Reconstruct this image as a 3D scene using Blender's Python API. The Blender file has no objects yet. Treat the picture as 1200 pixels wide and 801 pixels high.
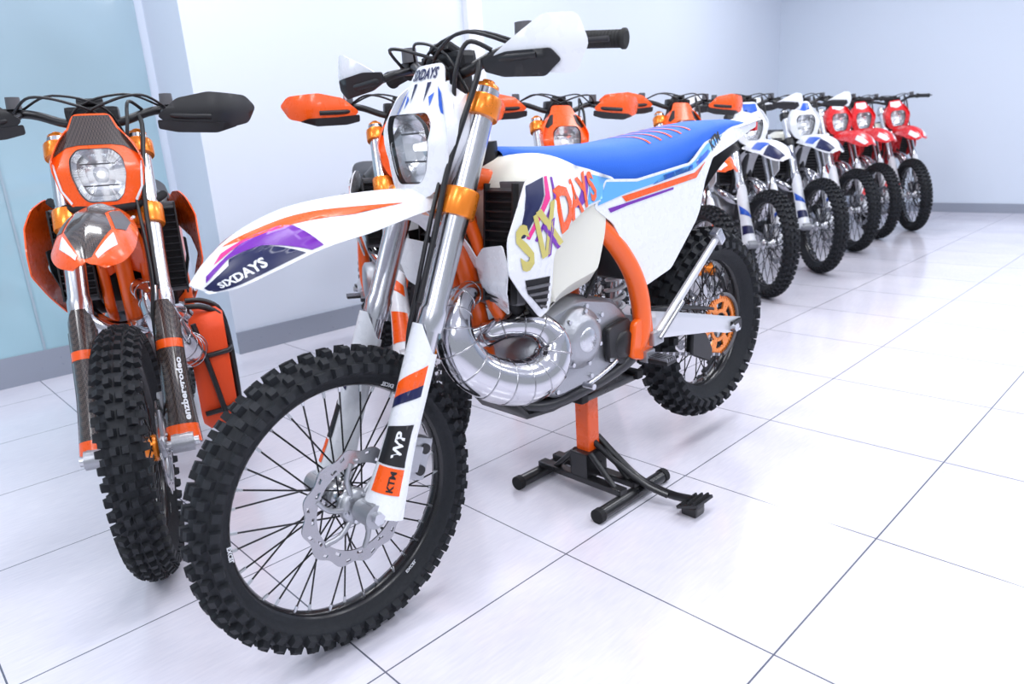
import bpy, math, bmesh, random
from mathutils import Vector, Matrix
from mathutils.geometry import delaunay_2d_cdt
V=Vector
random.seed(4)
scn=bpy.context.scene
COL=bpy.context.collection
# ------------------------------------------------------------ materials
MT={}
def newmat(name):
    m=bpy.data.materials.new(name);m.use_nodes=True
    return m,m.node_tree.nodes,m.node_tree.links,m.node_tree.nodes['Principled BSDF']
def simple(name,c,rough=.35,metal=0,coat=0,noise=.06,emit=None,trans=0,bump=0,scale=40,sss=0):
    m,n,l,b=newmat(name)
    b.inputs['Base Color'].default_value=(*c,1);b.inputs['Roughness'].default_value=rough
    b.inputs['Metallic'].default_value=metal;b.inputs['Coat Weight'].default_value=coat
    b.inputs['Coat Roughness'].default_value=.06
    b.inputs['Transmission Weight'].default_value=trans
    if sss: b.inputs['Subsurface Weight'].default_value=sss;b.inputs['Subsurface Radius'].default_value=(.02,.02,.015)
    if emit: b.inputs['Emission Color'].default_value=(*emit[0],1);b.inputs['Emission Strength'].default_value=emit[1]
    if noise:
        tc=n.new('ShaderNodeTexCoord');nz=n.new('ShaderNodeTexNoise');nz.inputs['Scale'].default_value=scale
        l.new(tc.outputs['Object'],nz.inputs['Vector'])
        mr=n.new('ShaderNodeMapRange');mr.inputs['To Min'].default_value=max(0,rough-noise);mr.inputs['To Max'].default_value=min(1,rough+noise)
        l.new(nz.outputs['Fac'],mr.inputs['Value']);l.new(mr.outputs['Result'],b.inputs['Roughness'])
        if bump:
            bp=n.new('ShaderNodeBump');bp.inputs['Strength'].default_value=bump;bp.inputs['Distance'].default_value=.002
            l.new(nz.outputs['Fac'],bp.inputs['Height']);l.new(bp.outputs['Normal'],b.inputs['Normal'])
    MT[name]=m
    return m
simple('white_plastic',(.82,.84,.88),.28,coat=.3)
simple('orange_plastic',(.92,.105,.005),.28,coat=.3)
simple('red_plastic',(.70,.012,.016),.28,coat=.3)
simple('blue_plastic',(.01,.10,.58),.3,coat=.2)
simple('lightblue_plastic',(.12,.42,.85),.3)
simple('navy_plastic',(.008,.012,.07),.3)
simple('purple_plastic',(.17,.02,.38),.3)
simple('pink_plastic',(.80,.03,.25),.3)
simple('gold_plastic',(.60,.52,.14),.3)
simple('black_plastic',(.010,.010,.012),.4)
simple('grey_plastic',(.10,.10,.11),.45)
simple('rubber',(.007,.009,.013),.7,noise=.1,bump=.3,scale=120)
simple('rubber_dark',(.006,.006,.008),.8)
simple('rim_black',(.012,.012,.014),.22)
simple('spoke_black',(.02,.02,.022),.3,.6)
simple('silver',(.62,.63,.66),.28,1)
simple('fork_silver',(.60,.61,.64),.24,1,scale=15)
simple('cast_alu',(.42,.43,.46),.42,.85,bump=.4,scale=160)
simple('swing_silver',(.70,.71,.74),.38,.55)
simple('chrome',(.60,.60,.63),.13,1,noise=.05)
simple('steel',(.40,.40,.42),.25,1)
simple('orange_metal',(.95,.26,.02),.28,.55,coat=.3)
simple('orange_frame',(.93,.125,.005),.3,coat=.3)
simple('dark_frame',(.03,.03,.035),.35)
simple('seat_blue',(.012,.13,.66),.6,bump=.3,scale=300)
simple('seat_dark',(.02,.02,.025),.6,bump=.3,scale=300)
simple('tank_cream',(.78,.77,.68),.35,noise=.04,sss=.3)
simple('grip',(.012,.012,.012),.75)
simple('lamp_reflector',(.80,.82,.86),.22,.8)
simple('bulb',(1,1,1),.2,emit=((1,1,1),.6))
simple('bag_fabric',(.85,.07,.006),.6,bump=.4,scale=200)
simple('stand_black',(.012,.012,.014),.3,coat=.2)
def mk_carbon():
    m=simple('carbon',(.05,.04,.04),.2,coat=.6,noise=0)
    n=m.node_tree.nodes;l=m.node_tree.links
    tc=n.new('ShaderNodeTexCoord');ck=n.new('ShaderNodeTexChecker');ck.inputs['Scale'].default_value=260
    ck.inputs['Color1'].default_value=(.10,.075,.065,1);ck.inputs['Color2'].default_value=(.03,.025,.025,1)
    l.new(tc.outputs['Object'],ck.inputs['Vector']);l.new(ck.outputs['Color'],n['Principled BSDF'].inputs['Base Color'])
mk_carbon()
def mk_lens():
    m=bpy.data.materials.new('lamp_lens');m.use_nodes=True;n=m.node_tree.nodes;l=m.node_tree.links;n.clear()
    o=n.new('ShaderNodeOutputMaterial');t=n.new('ShaderNodeBsdfTransparent');g=n.new('ShaderNodeBsdfGlossy');g.inputs['Roughness'].default_value=.04
    lw=n.new('ShaderNodeLayerWeight');lw.inputs['Blend'].default_value=.25;mx=n.new('ShaderNodeMixShader')
    l.new(lw.outputs['Fresnel'],mx.inputs[0]);l.new(t.outputs[0],mx.inputs[1]);l.new(g.outputs[0],mx.inputs[2]);l.new(mx.outputs[0],o.inputs[0])
    MT['lamp_lens']=m
mk_lens()
# ------------------------------------------------------------ mesh builder
class MB:
    def __init__(s): s.v=[];s.f=[];s.m=[];s.s=[];s.mats=[]
    def add(s,vs,fs,mat,smooth=True):
        o=len(s.v);s.v+= [tuple(v) for v in vs]
        if mat not in s.mats:s.mats.append(mat)
        k=s.mats.index(mat)
        for f in fs:
            s.f.append([o+i for i in f]);s.m.append(k);s.s.append(smooth)
    def mesh(s,name):
        me=bpy.data.meshes.new(name);me.from_pydata(s.v,[],s.f)
        for m in s.mats: me.materials.append(MT[m])
        me.polygons.foreach_set('material_index',s.m);me.polygons.foreach_set('use_smooth',s.s)
        me.update();return me
def crs(pts,k=6,closed=False):
    n=len(pts);out=[]
    g=lambda i: pts[i%n] if closed else pts[max(0,min(n-1,i))]
    for i in range(n if closed else n-1):
        a,b,c,d=g(i-1),g(i),g(i+1),g(i+2)
        for j in range(k):
            t=j/k
            out.append(tuple(.5*((2*b[q])+(-a[q]+c[q])*t+(2*a[q]-5*b[q]+4*c[q]-d[q])*t*t+(-a[q]+3*b[q]-3*c[q]+d[q])*t**3) for q in range(len(b))))
    if not closed: out.append(tuple(pts[-1]))
    return out
def tube(mb,pts,r,mat,n=10,k=0,caps=True,sq=1):
    """pts: (x,y,z) or (x,y,z,r)"""
    P=[tuple(p) if len(p)==4 else (*p,r) for p in pts]
    if k:P=crs(P,k)
    c=[V(p[:3]) for p in P];R=[p[3] for p in P]
    T=[]
    for i in range(len(c)):
        a=c[max(0,i-1)];b=c[min(len(c)-1,i+1)];T.append((b-a).normalized())
    up=V((0,0,1)) if abs(T[0].z)<.9 else V((1,0,0))
    N=(up-T[0]*up.dot(T[0])).normalized();vs=[];fs=[]
    for i in range(len(c)):
        if i: 
            N=(N-T[i]*N.dot(T[i]))
            N=N.normalized()
        B=T[i].cross(N)
        for j in range(n):
            a=2*math.pi*j/n+math.pi/n
            vs.append(c[i]+(N*math.cos(a)+B*math.sin(a)*sq)*R[i])
    for i in range(len(c)-1):
        for j in range(n):
            fs.append((i*n+j,i*n+(j+1)%n,(i+1)*n+(j+1)%n,(i+1)*n+j))
    mb.add(vs,fs,mat,n>5)
    if caps:
        mb.add(vs[:n],[tuple(range(n))[::-1]],mat,False);mb.add(vs[-n:],[tuple(range(n))],mat,False)
def cyl(mb,a,b,r0,mat,r1=None,n=20):
    tube(mb,[(*a,r0),(*b,r0 if r1 is None else r1)],0,mat,n)
def lathe(mb,c,prof,mat,n=32,flat=False):
    """axis along y; prof list of (r,y)"""
    vs=[];fs=[];m=len(prof)
    for i in range(n):
        a=2*math.pi*i/n
        for r,y in prof: vs.append((c[0]+r*math.cos(a),c[1]+y,c[2]+r*math.sin(a)))
    for i in range(n):
        for j in range(m-1):
            fs.append((i*m+j,i*m+j+1,((i+1)%n)*m+j+1,((i+1)%n)*m+j))
    mb.add(vs,fs,mat,not flat)
def box(mb,c,size,mat,R=None,bev=.004):
    bm=bmesh.new();bmesh.ops.create_cube(bm,size=1)
    for v in bm.verts: v.co=V((v.co.x*size[0],v.co.y*size[1],v.co.z*size[2]))
    if bev: bmesh.ops.bevel(bm,geom=list(bm.edges),offset=min(bev,min(size)*.3),segments=2,profile=.7,affect='EDGES')
    M=R if R else Matrix.Identity(3)
    bm.verts.index_update()
    vs=[M@v.co+V(c) for v in bm.verts];fs=[[v.index for v in f.verts] for f in bm.faces];bm.free()
    mb.add(vs,fs,mat,False)
def Ry(a): return Matrix.Rotation(a,3,'Y')
def rc(poly,r):
    out=[];n=len(poly)
    for i in range(n):
        p=V(poly[i]);a=V(poly[i-1]);b=V(poly[(i+1)%n])
        la=(a-p).length;lb=(b-p).length
        p0=p+(a-p)*(min(r,la*.45)/max(la,1e-6));p1=p+(b-p)*(min(r,lb*.45)/max(lb,1e-6))
        for t in (0,.33,.67,1): out.append(tuple((1-t)**2*p0+2*t*(1-t)*p+t*t*p1))
    return out
def inside(p,poly):
    x,y=p;c=False;j=len(poly)-1
    for i in range(len(poly)):
        xi,yi=poly[i];xj,yj=poly[j]
        if (yi>y)!=(yj>y) and x<(xj-xi)*(y-yi)/(yj-yi)+xi:c=not c
        j=i
    return c
def sheet(mb,P,N,faces,mat,thick):
    mb.add(P,faces,mat,True)
    if thick:
        Q=[p-n*thick for p,n in zip(P,N)]
        mb.add(Q,[f[::-1] for f in faces],mat,True)
        cnt={}
        for f in faces:
            for i in range(len(f)):
                a,b=f[i],f[(i+1)%len(f)];k=(min(a,b),max(a,b));cnt[k]=(cnt.get(k,(0,0,0))[0]+1,a,b)
        vs=[];fs=[]
        for k,(c,a,b) in cnt.items():
            if c==1:
                o=len(vs);vs+=[P[a],P[b],Q[b],Q[a]];fs.append((o+1,o,o+3,o+2))
        mb.add(vs,fs,mat,False)
def SN(S,u,v,hint):
    e=1e-4;p=V(S(u,v));du=V(S(u+e,v))-V(S(u-e,v));dv=V(S(u,v+e))-V(S(u,v-e));n=du.cross(dv)
    if n.length<1e-14:n=V(hint)
    n.normalize()
    if n.dot(V(hint))<0:n=-n
    return p,n
def patch(mb,poly,S,mat,step=.02,off=0,thick=0,holes=(),hint=(0,1,0),rnd=0):
    if rnd: poly=rc(poly,rnd)
    pts=[];ed=[]
    for lp in [poly]+list(holes):
        d=[];n=len(lp)
        for i in range(n):
            a=V(lp[i]);b=V(lp[(i+1)%n]);q=max(1,int((b-a).length/step+.5))
            for j in range(q): d.append(a.lerp(b,j/q))
        o=len(pts);pts+=d;ed+=[(o+i,o+(i+1)%len(d)) for i in range(len(d))]
    nb=len(pts);x0=min(p.x for p in pts);x1=max(p.x for p in pts);y0=min(p.y for p in pts);y1=max(p.y for p in pts)
    y=y0+step/2;
    while y<y1:
        x=x0+step/2
        while x<x1:
            if inside((x,y),poly) and not any(inside((x,y),h) for h in holes):
                q=V((x,y))
                if min((q-p).length for p in pts[:nb])>step*.45: pts.append(q)
            x+=step
        y+=step
    r=delaunay_2d_cdt([V((p.x,p.y)) for p in pts],ed,[],0,1e-7)
    vv=r[0];fs=[]
    for f in r[2]:
        c=sum((vv[i] for i in f),V((0,0)))/len(f)
        if inside(c,poly) and not any(inside(c,h) for h in holes): fs.append(list(f))
    P=[];N=[]
    for q in vv:
        p,n=SN(S,q.x,q.y,hint);P.append(p+n*off);N.append(n)
    if fs:
        f=fs[0];nn=(P[f[1]]-P[f[0]]).cross(P[f[2]]-P[f[0]])
        if nn.dot(N[f[0]])<0: fs=[g[::-1] for g in fs]
    sheet(mb,P,N,fs,mat,thick)
def surf(mb,S,u0,u1,nu,v0,v1,nv,mat,thick=0,hint=(0,0,1)):
    P=[];N=[];fs=[]
    for i in range(nu+1):
        for j in range(nv+1):
            p,n=SN(S,u0+(u1-u0)*i/nu,v0+(v1-v0)*j/nv,hint);P.append(p);N.append(n)
    for i in range(nu):
        for j in range(nv):
            a=i*(nv+1)+j;fs.append((a,a+1,a+nv+2,a+nv+1))
    f=fs[0];nn=(P[f[1]]-P[f[0]]).cross(P[f[2]]-P[f[0]])
    if nn.dot(N[f[0]])<0: fs=[g[::-1] for g in fs]
    sheet(mb,P,N,fs,mat,thick)
def extr(mb,poly,y0,y1,mat,bev=.01,rnd=.02):
    """polygon in xz extruded in y with bevelled rims"""
    if rnd: poly=rc(poly,rnd)
    n=len(poly);ar=sum(poly[i][0]*poly[(i+1)%n][1]-poly[(i+1)%n][0]*poly[i][1] for i in range(n))
    if ar<0: poly=poly[::-1]
    ins=[]
    for i in range(n):
        a=V(poly[i-1]);p=V(poly[i]);b=V(poly[(i+1)%n]);t=(b-a);t.normalize();ins.append(p+V((-t.y,t.x))*bev)
    rings=[[(q[0],y0,q[1]) for q in ins],[(q[0],y0+bev,q[1]) for q in poly],[(q[0],y1-bev,q[1]) for q in poly],[(q[0],y1,q[1]) for q in ins]]
    vs=sum(rings,[]);fs=[]
    for k in range(3):
        for i in range(n): fs.append((k*n+i,k*n+(i+1)%n,(k+1)*n+(i+1)%n,(k+1)*n+i))
    mb.add(vs,fs,mat,True);mb.add(rings[0],[tuple(range(n))],mat,False);mb.add(rings[3],[tuple(range(n))[::-1]],mat,False)
_tx={}
def text2d(s):
    if s in _tx:return _tx[s]
    cu=bpy.data.curves.new('t','FONT');cu.body=s;cu.size=1;cu.resolution_u=2;cu.offset=.035
    ob=bpy.data.objects.new('t',cu);COL.objects.link(ob)
    bpy.context.view_layer.update()
    me=bpy.data.meshes.new_from_object(ob)
    r=([tuple(v.co[:2]) for v in me.vertices],[tuple(p.vertices) for p in me.polygons])
    bpy.data.objects.remove(ob);bpy.data.meshes.remove(me);bpy.data.curves.remove(cu)
    _tx[s]=r;return r
def text(mb,s,S,o,ax,ay,mat,off=.002,hint=(0,1,0)):
    """o: origin uv, ax: uv vector for one em in x, ay: for one em in y"""
    vs,fs=text2d(s);P=[]
    for x,y in vs:
        p,n=SN(S,o[0]+ax[0]*x+ay[0]*y,o[1]+ax[1]*x+ay[1]*y,hint);P.append(p+n*off)
    mb.add(P,fs,mat,False)
def ringplate(mb,c,r0,r1,y,th,mat,nA=144,nR=4,drop=None,wave=None):
    P=[];N=[];fs=[];w=wave or (lambda a:0)
    for i in range(nA):
        a=2*math.pi*i/nA
        for j in range(nR+1):
            t=j/nR;r=r0+(r1-r0)*t+w(a)*t
            P.append(V((c[0]+r*math.cos(a),y,c[2]+r*math.sin(a))));N.append(V((0,1,0)))
    for i in range(nA):
        for j in range(nR):
            if drop and drop(i,j):continue
            fs.append((i*(nR+1)+j,i*(nR+1)+j+1,((i+1)%nA)*(nR+1)+j+1,((i+1)%nA)*(nR+1)+j)[::-1])
    sheet(mb,P,N,fs,mat,th)
# ------------------------------------------------------------ wheels
def tyre(mb,c,R0,cw,ch,bead,bw,kh,N,rows):
    """R0 crown centre radius; cw half width; ch crown height; bead radius"""
    prof=[(bead-.004,bw),(bead+.012,bw+.008)]
    for k in range(0,13):
        a=math.radians(100-200*k/12)
        prof.append((R0+ch*math.cos(a),cw*math.sin(a)))
    prof+=[(bead+.012,-bw-.008),(bead-.004,-bw)]
    lathe(mb,c,prof,'rubber',72)
    vs=[];fs=[]
    for i in range(N):
        for (phi,lw,lt,ph,hh) in rows:
            a0=2*math.pi*(i+ph)/N;p=math.radians(phi)
            for sg in ((1,-1) if phi else (1,)):
                nr=math.cos(p)*cw;ny=sg*math.sin(p)*ch;ln=math.hypot(nr,ny);nr/=ln;ny/=ln
                br=R0+ch*math.cos(p);by=sg*cw*math.sin(p)
                tr,ty=-ny,nr
                o=len(vs)
                for (h,sc) in ((-.004,1.12),(kh*hh,.86)):
                    for (sa,sl) in ((-1,-1),(1,-1),(1,1),(-1,1)):
                        r=br+nr*h+tr*sl*lw/2*sc;y=by+ny*h+ty*sl*lw/2*sc
                        a=a0+sa*lt/2*sc/br
                        vs.append((c[0]+r*math.cos(a),c[1]+y,c[2]+r*math.sin(a)))
                fs+=[(o+4,o+5,o+6,o+7),(o,o+1,o+5,o+4),(o+1,o+2,o+6,o+5),(o+2,o+3,o+7,o+6),(o+3,o,o+4,o+7)]
    mb.add(vs,fs,'rubber',False)
def rim(mb,c,ro,w,ri,mat):
    lathe(mb,c,[(ro,w),(ro+.004,w-.003),(ro-.010,w-.006),(ri+.006,w*.45),(ri,0),(ri+.006,-w*.45),(ro-.010,-w+.006),(ro+.004,-w+.003),(ro,-w),(ro-.014,-w*.8),(ri-.004,-w*.35),(ri-.006,0),(ri-.004,w*.35),(ro-.014,w*.8),(ro,w)],mat,72)
def spokes(mb,c,rh,yh,rr,n,mat):
    for i in range(n):
        sg=1 if i%2 else -1;dr=1 if (i//2)%2 else -1
        a=2*math.pi*i/n;ah=a+dr*math.radians(58)
        p0=(c[0]+rh*math.cos(ah),c[1]+sg*yh,c[2]+rh*math.sin(ah));p1=(c[0]+rr*math.cos(a),c[1]+sg*.006,c[2]+rr*math.sin(a))
        tube(mb,[p0,p1],.0021,mat,5,caps=False)
        q=V(p1).lerp(V(p0),.06);tube(mb,[q,p1],.0038,'silver',5)
def front_wheel(C):
    mb=MB();c=(0,0,.347)
    tyre(mb,c,.292,.044,.040,.268,.020,.0145,50,[(13,.015,.019,0,1),(42,.018,.017,.5,1),(76,.020,.020,0,.95)])
    rim(mb,c,.277,.025,.262,'rim_black')
    for k in range(3):
        S=lambda u,v,k=k:((.269+.0*v+v)*math.cos(u),.0262,.347+(.269+v)*math.sin(u))
        text(mb,'EXCEL',S,(2.2+k*2.1,-.004),(-.045,0),(0,.012),'white_plastic',.001)
    spokes(mb,c,.030,.032,.258,36,'spoke_black')
    lathe(mb,c,[(0,.052),(.020,.052),(.022,.045),(.036,.040),(.038,.028),(.024,.020),(.020,0),(.024,-.020),(.038,-.028),(.036,-.04),(.022,-.045),(.02,-.052),(0,-.052)],C['hub'],40)
    def dr(i,j):
        k=i%12
        if j in(1,) : return k in (2,3,4)
        if j==3: return k in (8,9)
        return False
    ringplate(mb,c,.098,.129,.060,.004,'steel',144,5,drop=dr,wave=lambda a:.0045*math.cos(12*a))
    for i in range(6):
        a=math.pi*i/3+.2
        tube(mb,[(.03*math.cos(a),.058,.347+.03*math.sin(a)),(.07*math.cos(a+.12),.059,.347+.07*math.sin(a+.12)),(.103*math.cos(a+.35),.058,.347+.103*math.sin(a+.35))],.006,'cast_alu',6,3)
    lathe(mb,c,[(0,.064),(.034,.064),(.040,.058),(.040,.050)],'cast_alu',24)
    for i in range(6):
        a=math.pi*i/3;cyl(mb,(.03*math.cos(a),.062,.347+.03*math.sin(a)),(.03*math.cos(a),.069,.347+.03*math.sin(a)),.005,'silver',n=6)
    cyl(mb,(0,-.13,.347),(0,.128,.347),.0125,'silver')
    return mb.mesh('front_wheel')
def rear_wheel(C):
    mb=MB();c=(-1.48,0,.34)
    tyre(mb,c,.268,.062,.053,.230,.028,.019,38,[(0,.026,.022,0,1),(24,.020,.022,.5,1),(50,.022,.022,0,1),(80,.024,.026,.5,.9)])
    rim(mb,c,.240,.033,.224,'rim_black')
    spokes(mb,c,.045,.035,.220,36,'spoke_black')
    lathe(mb,c,[(0,.06),(.025,.06),(.03,.05),(.052,.045),(.054,.03),(.032,.02),(.03,0),(.032,-.02),(.054,-.03),(.052,-.045),(.03,-.05),(0,-.06)],C['hub'],40)
    sp=C['sprocket']
    def dr(i,j):
        if j==4: return i%3==2
        if j in(1,2): return i%24 in range(6,20)
        return False
    ringplate(mb,c,.045,.107,.074,.006,sp,144,5,drop=dr)
    ringplate(mb,c,.075,.108,-.066,.004,'steel',96,3,drop=lambda i,j:j==1 and i%8<3,wave=lambda a:.004*math.cos(10*a))
    cyl(mb,(-1.48,-.135,.34),(-1.48,.135,.34),.012,'silver')
    return mb.mesh('rear_wheel')
# ------------------------------------------------------------ fork
B0=V((-.045,0,.347));T0=V((-.465,0,1.17));LD=(T0-B0).normalized();FE=V((LD.z,0,-LD.x))
RL=Matrix((FE,V((0,1,0)),LD)).transposed()
def legp(l,y): 
    p=B0+LD*l;return V((p.x,y,p.z))
def fork(C):
    mb=MB()
    for s in (1,-1):
        y=.105*s
        tube(mb,[(*legp(.40,y),.024),(*legp(0.0,y),.024)],0,'chrome',20)
        tube(mb,[(*legp(.385,y),.030),(*legp(.395,y),.031),(*legp(.43,y),.031),(*legp(.44,y),.0275),(*legp(.60,y),.0285),(*legp(.68,y),.030),(*legp(.86,y),.029),(*legp(.925,y),.029)],0,'fork_silver',24)
        tube(mb,[(*legp(.925,y),.026),(*legp(.935,y),.026),(*legp(.936,y),.014),(*legp(.945,y),.014)],0,C['clamp'],20)
        tube(mb,[(*legp(.09,y),.026),(*legp(.03,y),.030),(*legp(-.02,y),.030)],0,'cast_alu',16)
        cyl(mb,(0,y-.028*1,.347),(0,y+.028,.347),.026,'cast_alu')
        box(mb,(-.025,y,.35),(.06,.045,.05),'cast_alu',bev=.008)
        cyl(mb,(0,y+s*.028,.347),(0,y+s*.040,.347),.014,'silver',n=6)
        def S(u,v,y=y):
            l=-.03+.43*u;a=v*math.radians(118)
            rr=.034+.016*max(0,.45-u)**1.3*2.2
            p=legp(l,y)+FE*(.006+rr*math.cos(a)*(1+.25*max(0,.3-u)))+V((0,1,0))*math.sin(a)*rr
            return p
        g=C['guard_fork']
        surf(mb,S,0.02,.86,24,-1,1,18,g,.003,hint=FE)
        patch(mb,[(.86,-.8),(.86,.8),(.99,.25),(.99,-.25)],S,g,.06,0,.003,hint=FE)
        vv=lambda a:[(u,s*w) for u,w in a]
        for poly,mt in C['fork_dec']:
            patch(mb,vv(poly),S,mt,.05,.0012,0,hint=FE)
        for tx,o,sz,mt in C.get('fork_text') or []:
            if s>0: text(mb,tx,S,(o[0],o[1]),(sz,0),(0,-sz*4.2),mt,.0022,hint=FE)
    for l,h,nm in ((.67,.060,0),(.885,.045,1)):
        for s in (1,-1):
            y=.105*s
            tube(mb,[(*legp(l-h/2,y),.038),(*legp(l-h/2+.004,y),.0395),(*legp(l+h/2-.004,y),.0395),(*legp(l+h/2,y),.038)],0,C['clamp'],24)
            for q in (-.3,.3): 
                a=legp(l+h*q,y*.62)+FE*.034;cyl(mb,a,a+FE*.004,.005,'silver',n=8)
        c=legp(l,0)-FE*.01
        box(mb,c,(.05,.16,h*.8),C['clamp'],RL,.008)
        c2=legp(l,0)-FE*.035;box(mb,c2,(.06,.07,h*.8),C['clamp'],RL,.008)
    box(mb,legp(.10,.068)-FE*.075,(.05,.045,.10),'cast_alu',RL,.01)
    box(mb,legp(.10,.09)-FE*.045,(.05,.018,.06),'cast_alu',RL,.005)
    for q in(-.025,.025): cyl(mb,legp(.10+q,.09)-FE*.08,legp(.10+q,.096)-FE*.08,.012,'black_plastic',n=14)
    tube(mb,[(-.47,.13,1.25),(-.43,.10,1.27),(-.395,.09,1.21),tuple(legp(.82,.075)+FE*.045),tuple(legp(.62,.085)+FE*.05),tuple(legp(.45,.09)+FE*.045),tuple(legp(.35,.075)+FE*.025),tuple(legp(.18,.07)-FE*.03)],.0050,'black_plastic',8,6)
    tube(mb,[(-.44,.12,1.23),tuple(legp(.92,.125)+FE*.05),tuple(legp(.74,.105)+FE*.052),tuple(legp(.6,.10)+FE*.042),tuple(legp(.44,.10)+FE*.04)],.0065,'black_plastic',8,5)
    return mb.mesh('fork')
# ------------------------------------------------------------ front fender
def interp(tab,x):
    for i in range(len(tab)-1):
        if tab[i][0]<=x<=tab[i+1][0] or (i==0 and x<tab[0][0]) or (i==len(tab)-2 and x>tab[-1][0]):
            a,b=tab[i],tab[i+1];t=(x-a[0])/(b[0]-a[0]);return [a[k]+(b[k]-a[k])*t for k in range(1,len(a))]
FT=[(i/24,*p) for i,p in enumerate(crs([(-.33,.975,.062,.035),(-.24,.985,.070,.050),(-.12,.990,.085,.068),(.0,.985,.092,.072),(.10,.958,.088,.066),(.17,.918,.066,.045),(.21,.882,.030,.014)],4))]
def SF(u,v):
    x,z,w,d=interp(FT,u)
    a=abs(v)
    return V((x-.02*a*a,w*v,z-d*(a**2.6)+.006*math.exp(-(v*5)**2)))
def front_fender(C):
    mb=MB()
    surf(mb,SF,0,1,40,-1,1,22,C['fender'],.003)
    surf(mb,lambda u,v:V((-.31-.13*u,.062*v,.94-.16*u*u-.03*v*v)),0,1,6,-1,1,8,C['fender'],.003,hint=(1,0,0))
    for poly,mt in C['fender_dec']:
        for s in (1,-1):
            patch(mb,[(u,v*s) for u,v in poly],SF,mt,.04,.0012,0,hint=(0,0,1))
    t=C.get('fender_text')
    if t: text(mb,t,SF,(.90,.92),(-.055,.0),(0,-.17),'white_plastic',.0025,hint=(0,1,1))
    return mb.mesh('front_fender')
# ------------------------------------------------------------ mask
def SM(y,z):
    b=-.300-.05*max(0,1.0-z)-(.62*(z-1.08) if z>1.08 else .0)
    return V((b-2.6*y*y,y,z))
def mask(C):
    mb=MB()
    half=[(0,1.238),(.048,1.238),(.066,1.195),(.100,1.155),(.118,1.10),(.108,1.03),(.085,.985),(.05,.962),(0,.958)]
    hh=[(0,1.140),(.042,1.140),(.066,1.115),(.070,1.07),(.056,1.015),(.038,.993),(0,.990)]
    hole=rc(hh[1:-1]+[(-y,z) for y,z in hh[::-1][1:-1]],.012)
    out=rc(half[1:-1]+[(-y,z) for y,z in half[::-1][1:-1]],.015)
    patch(mb,out,SM,C['mask'],.016,0,.004,[hole],hint=(1,0,0))
    for s in (1,-1):
        patch(mb,[(-.332,1.11),(-.36,1.18),(-.385,1.20),(-.445,1.15),(-.40,1.0),(-.345,.975),(-.328,1.03)],lambda x,z,s=s:V((x,s*(.1165-1.6*max(0,abs(z-1.09)-.01)**1.5-.10*max(0,-.36-x)),z)),C['mask'],.02,0,.003,hint=(0,s,0),rnd=.01)
    for poly,mt in C['mask_dec']:
        for s in (1,-1): patch(mb,[(y*s,z) for y,z in poly],SM,mt,.02,.0015,0,hint=(1,0,0))
    if C.get('mask_text'): text(mb,C['mask_text'],SM,(-.045,1.208),(.022,0),(0,.03),'navy_plastic',.002,hint=(1,0,0))
    if C.get('strap'):
        tube(mb,[(-.41,-.15,1.0),(-.36,-.12,.985),(-.315,-.06,.975),(-.305,0,.972),(-.315,.06,.975),(-.36,.12,.985),(-.41,.15,1.0)],.012,'rubber_dark',8,5)
    zc=1.068
    vs=[];n=len(hole)
    for k,(sc,dp) in enumerate(((1.0,.002),(.97,-.012),(.80,-.03),(.55,-.048),(.3,-.058),(.12,-.060))):
        for (y,z) in hole:
            yy=y*sc;zz=zc+(z-zc)*sc
            vs.append((-.305+dp-(1.2*yy*yy if k>1 else 2.6*yy*yy-.004),yy,zz))
    fs=[(k*n+i,k*n+(i+1)%n,(k+1)*n+(i+1)%n,(k+1)*n+i) for k in range(5) for i in range(n)]
    fs.append(tuple(5*n+i for i in range(n)))
    mb.add(vs,[f for f in fs if f[0]>=n],'lamp_reflector',False)
    mb.add(vs,[f for f in fs if f[0]<n],'black_plastic',False)
    for sgn in(-1,1): patch(mb,[(-.045,zc+sgn*.03-.002),(.045,zc+sgn*.03-.002),(.045,zc+sgn*.03+.002),(-.045,zc+sgn*.03+.002)],lambda y,z:V((-.330,y,z)),'grey_plastic',.02,hint=(1,0,0))
    cyl(mb,(-.365,0,zc),(-.33,0,zc),.011,'bulb',.008,n=12)
    patch(mb,hole,lambda y,z:SM(y,z)-V((.001,0,0)),'lamp_lens',.02,hint=(1,0,0))
    return mb.mesh('headlight_mask')
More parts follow.
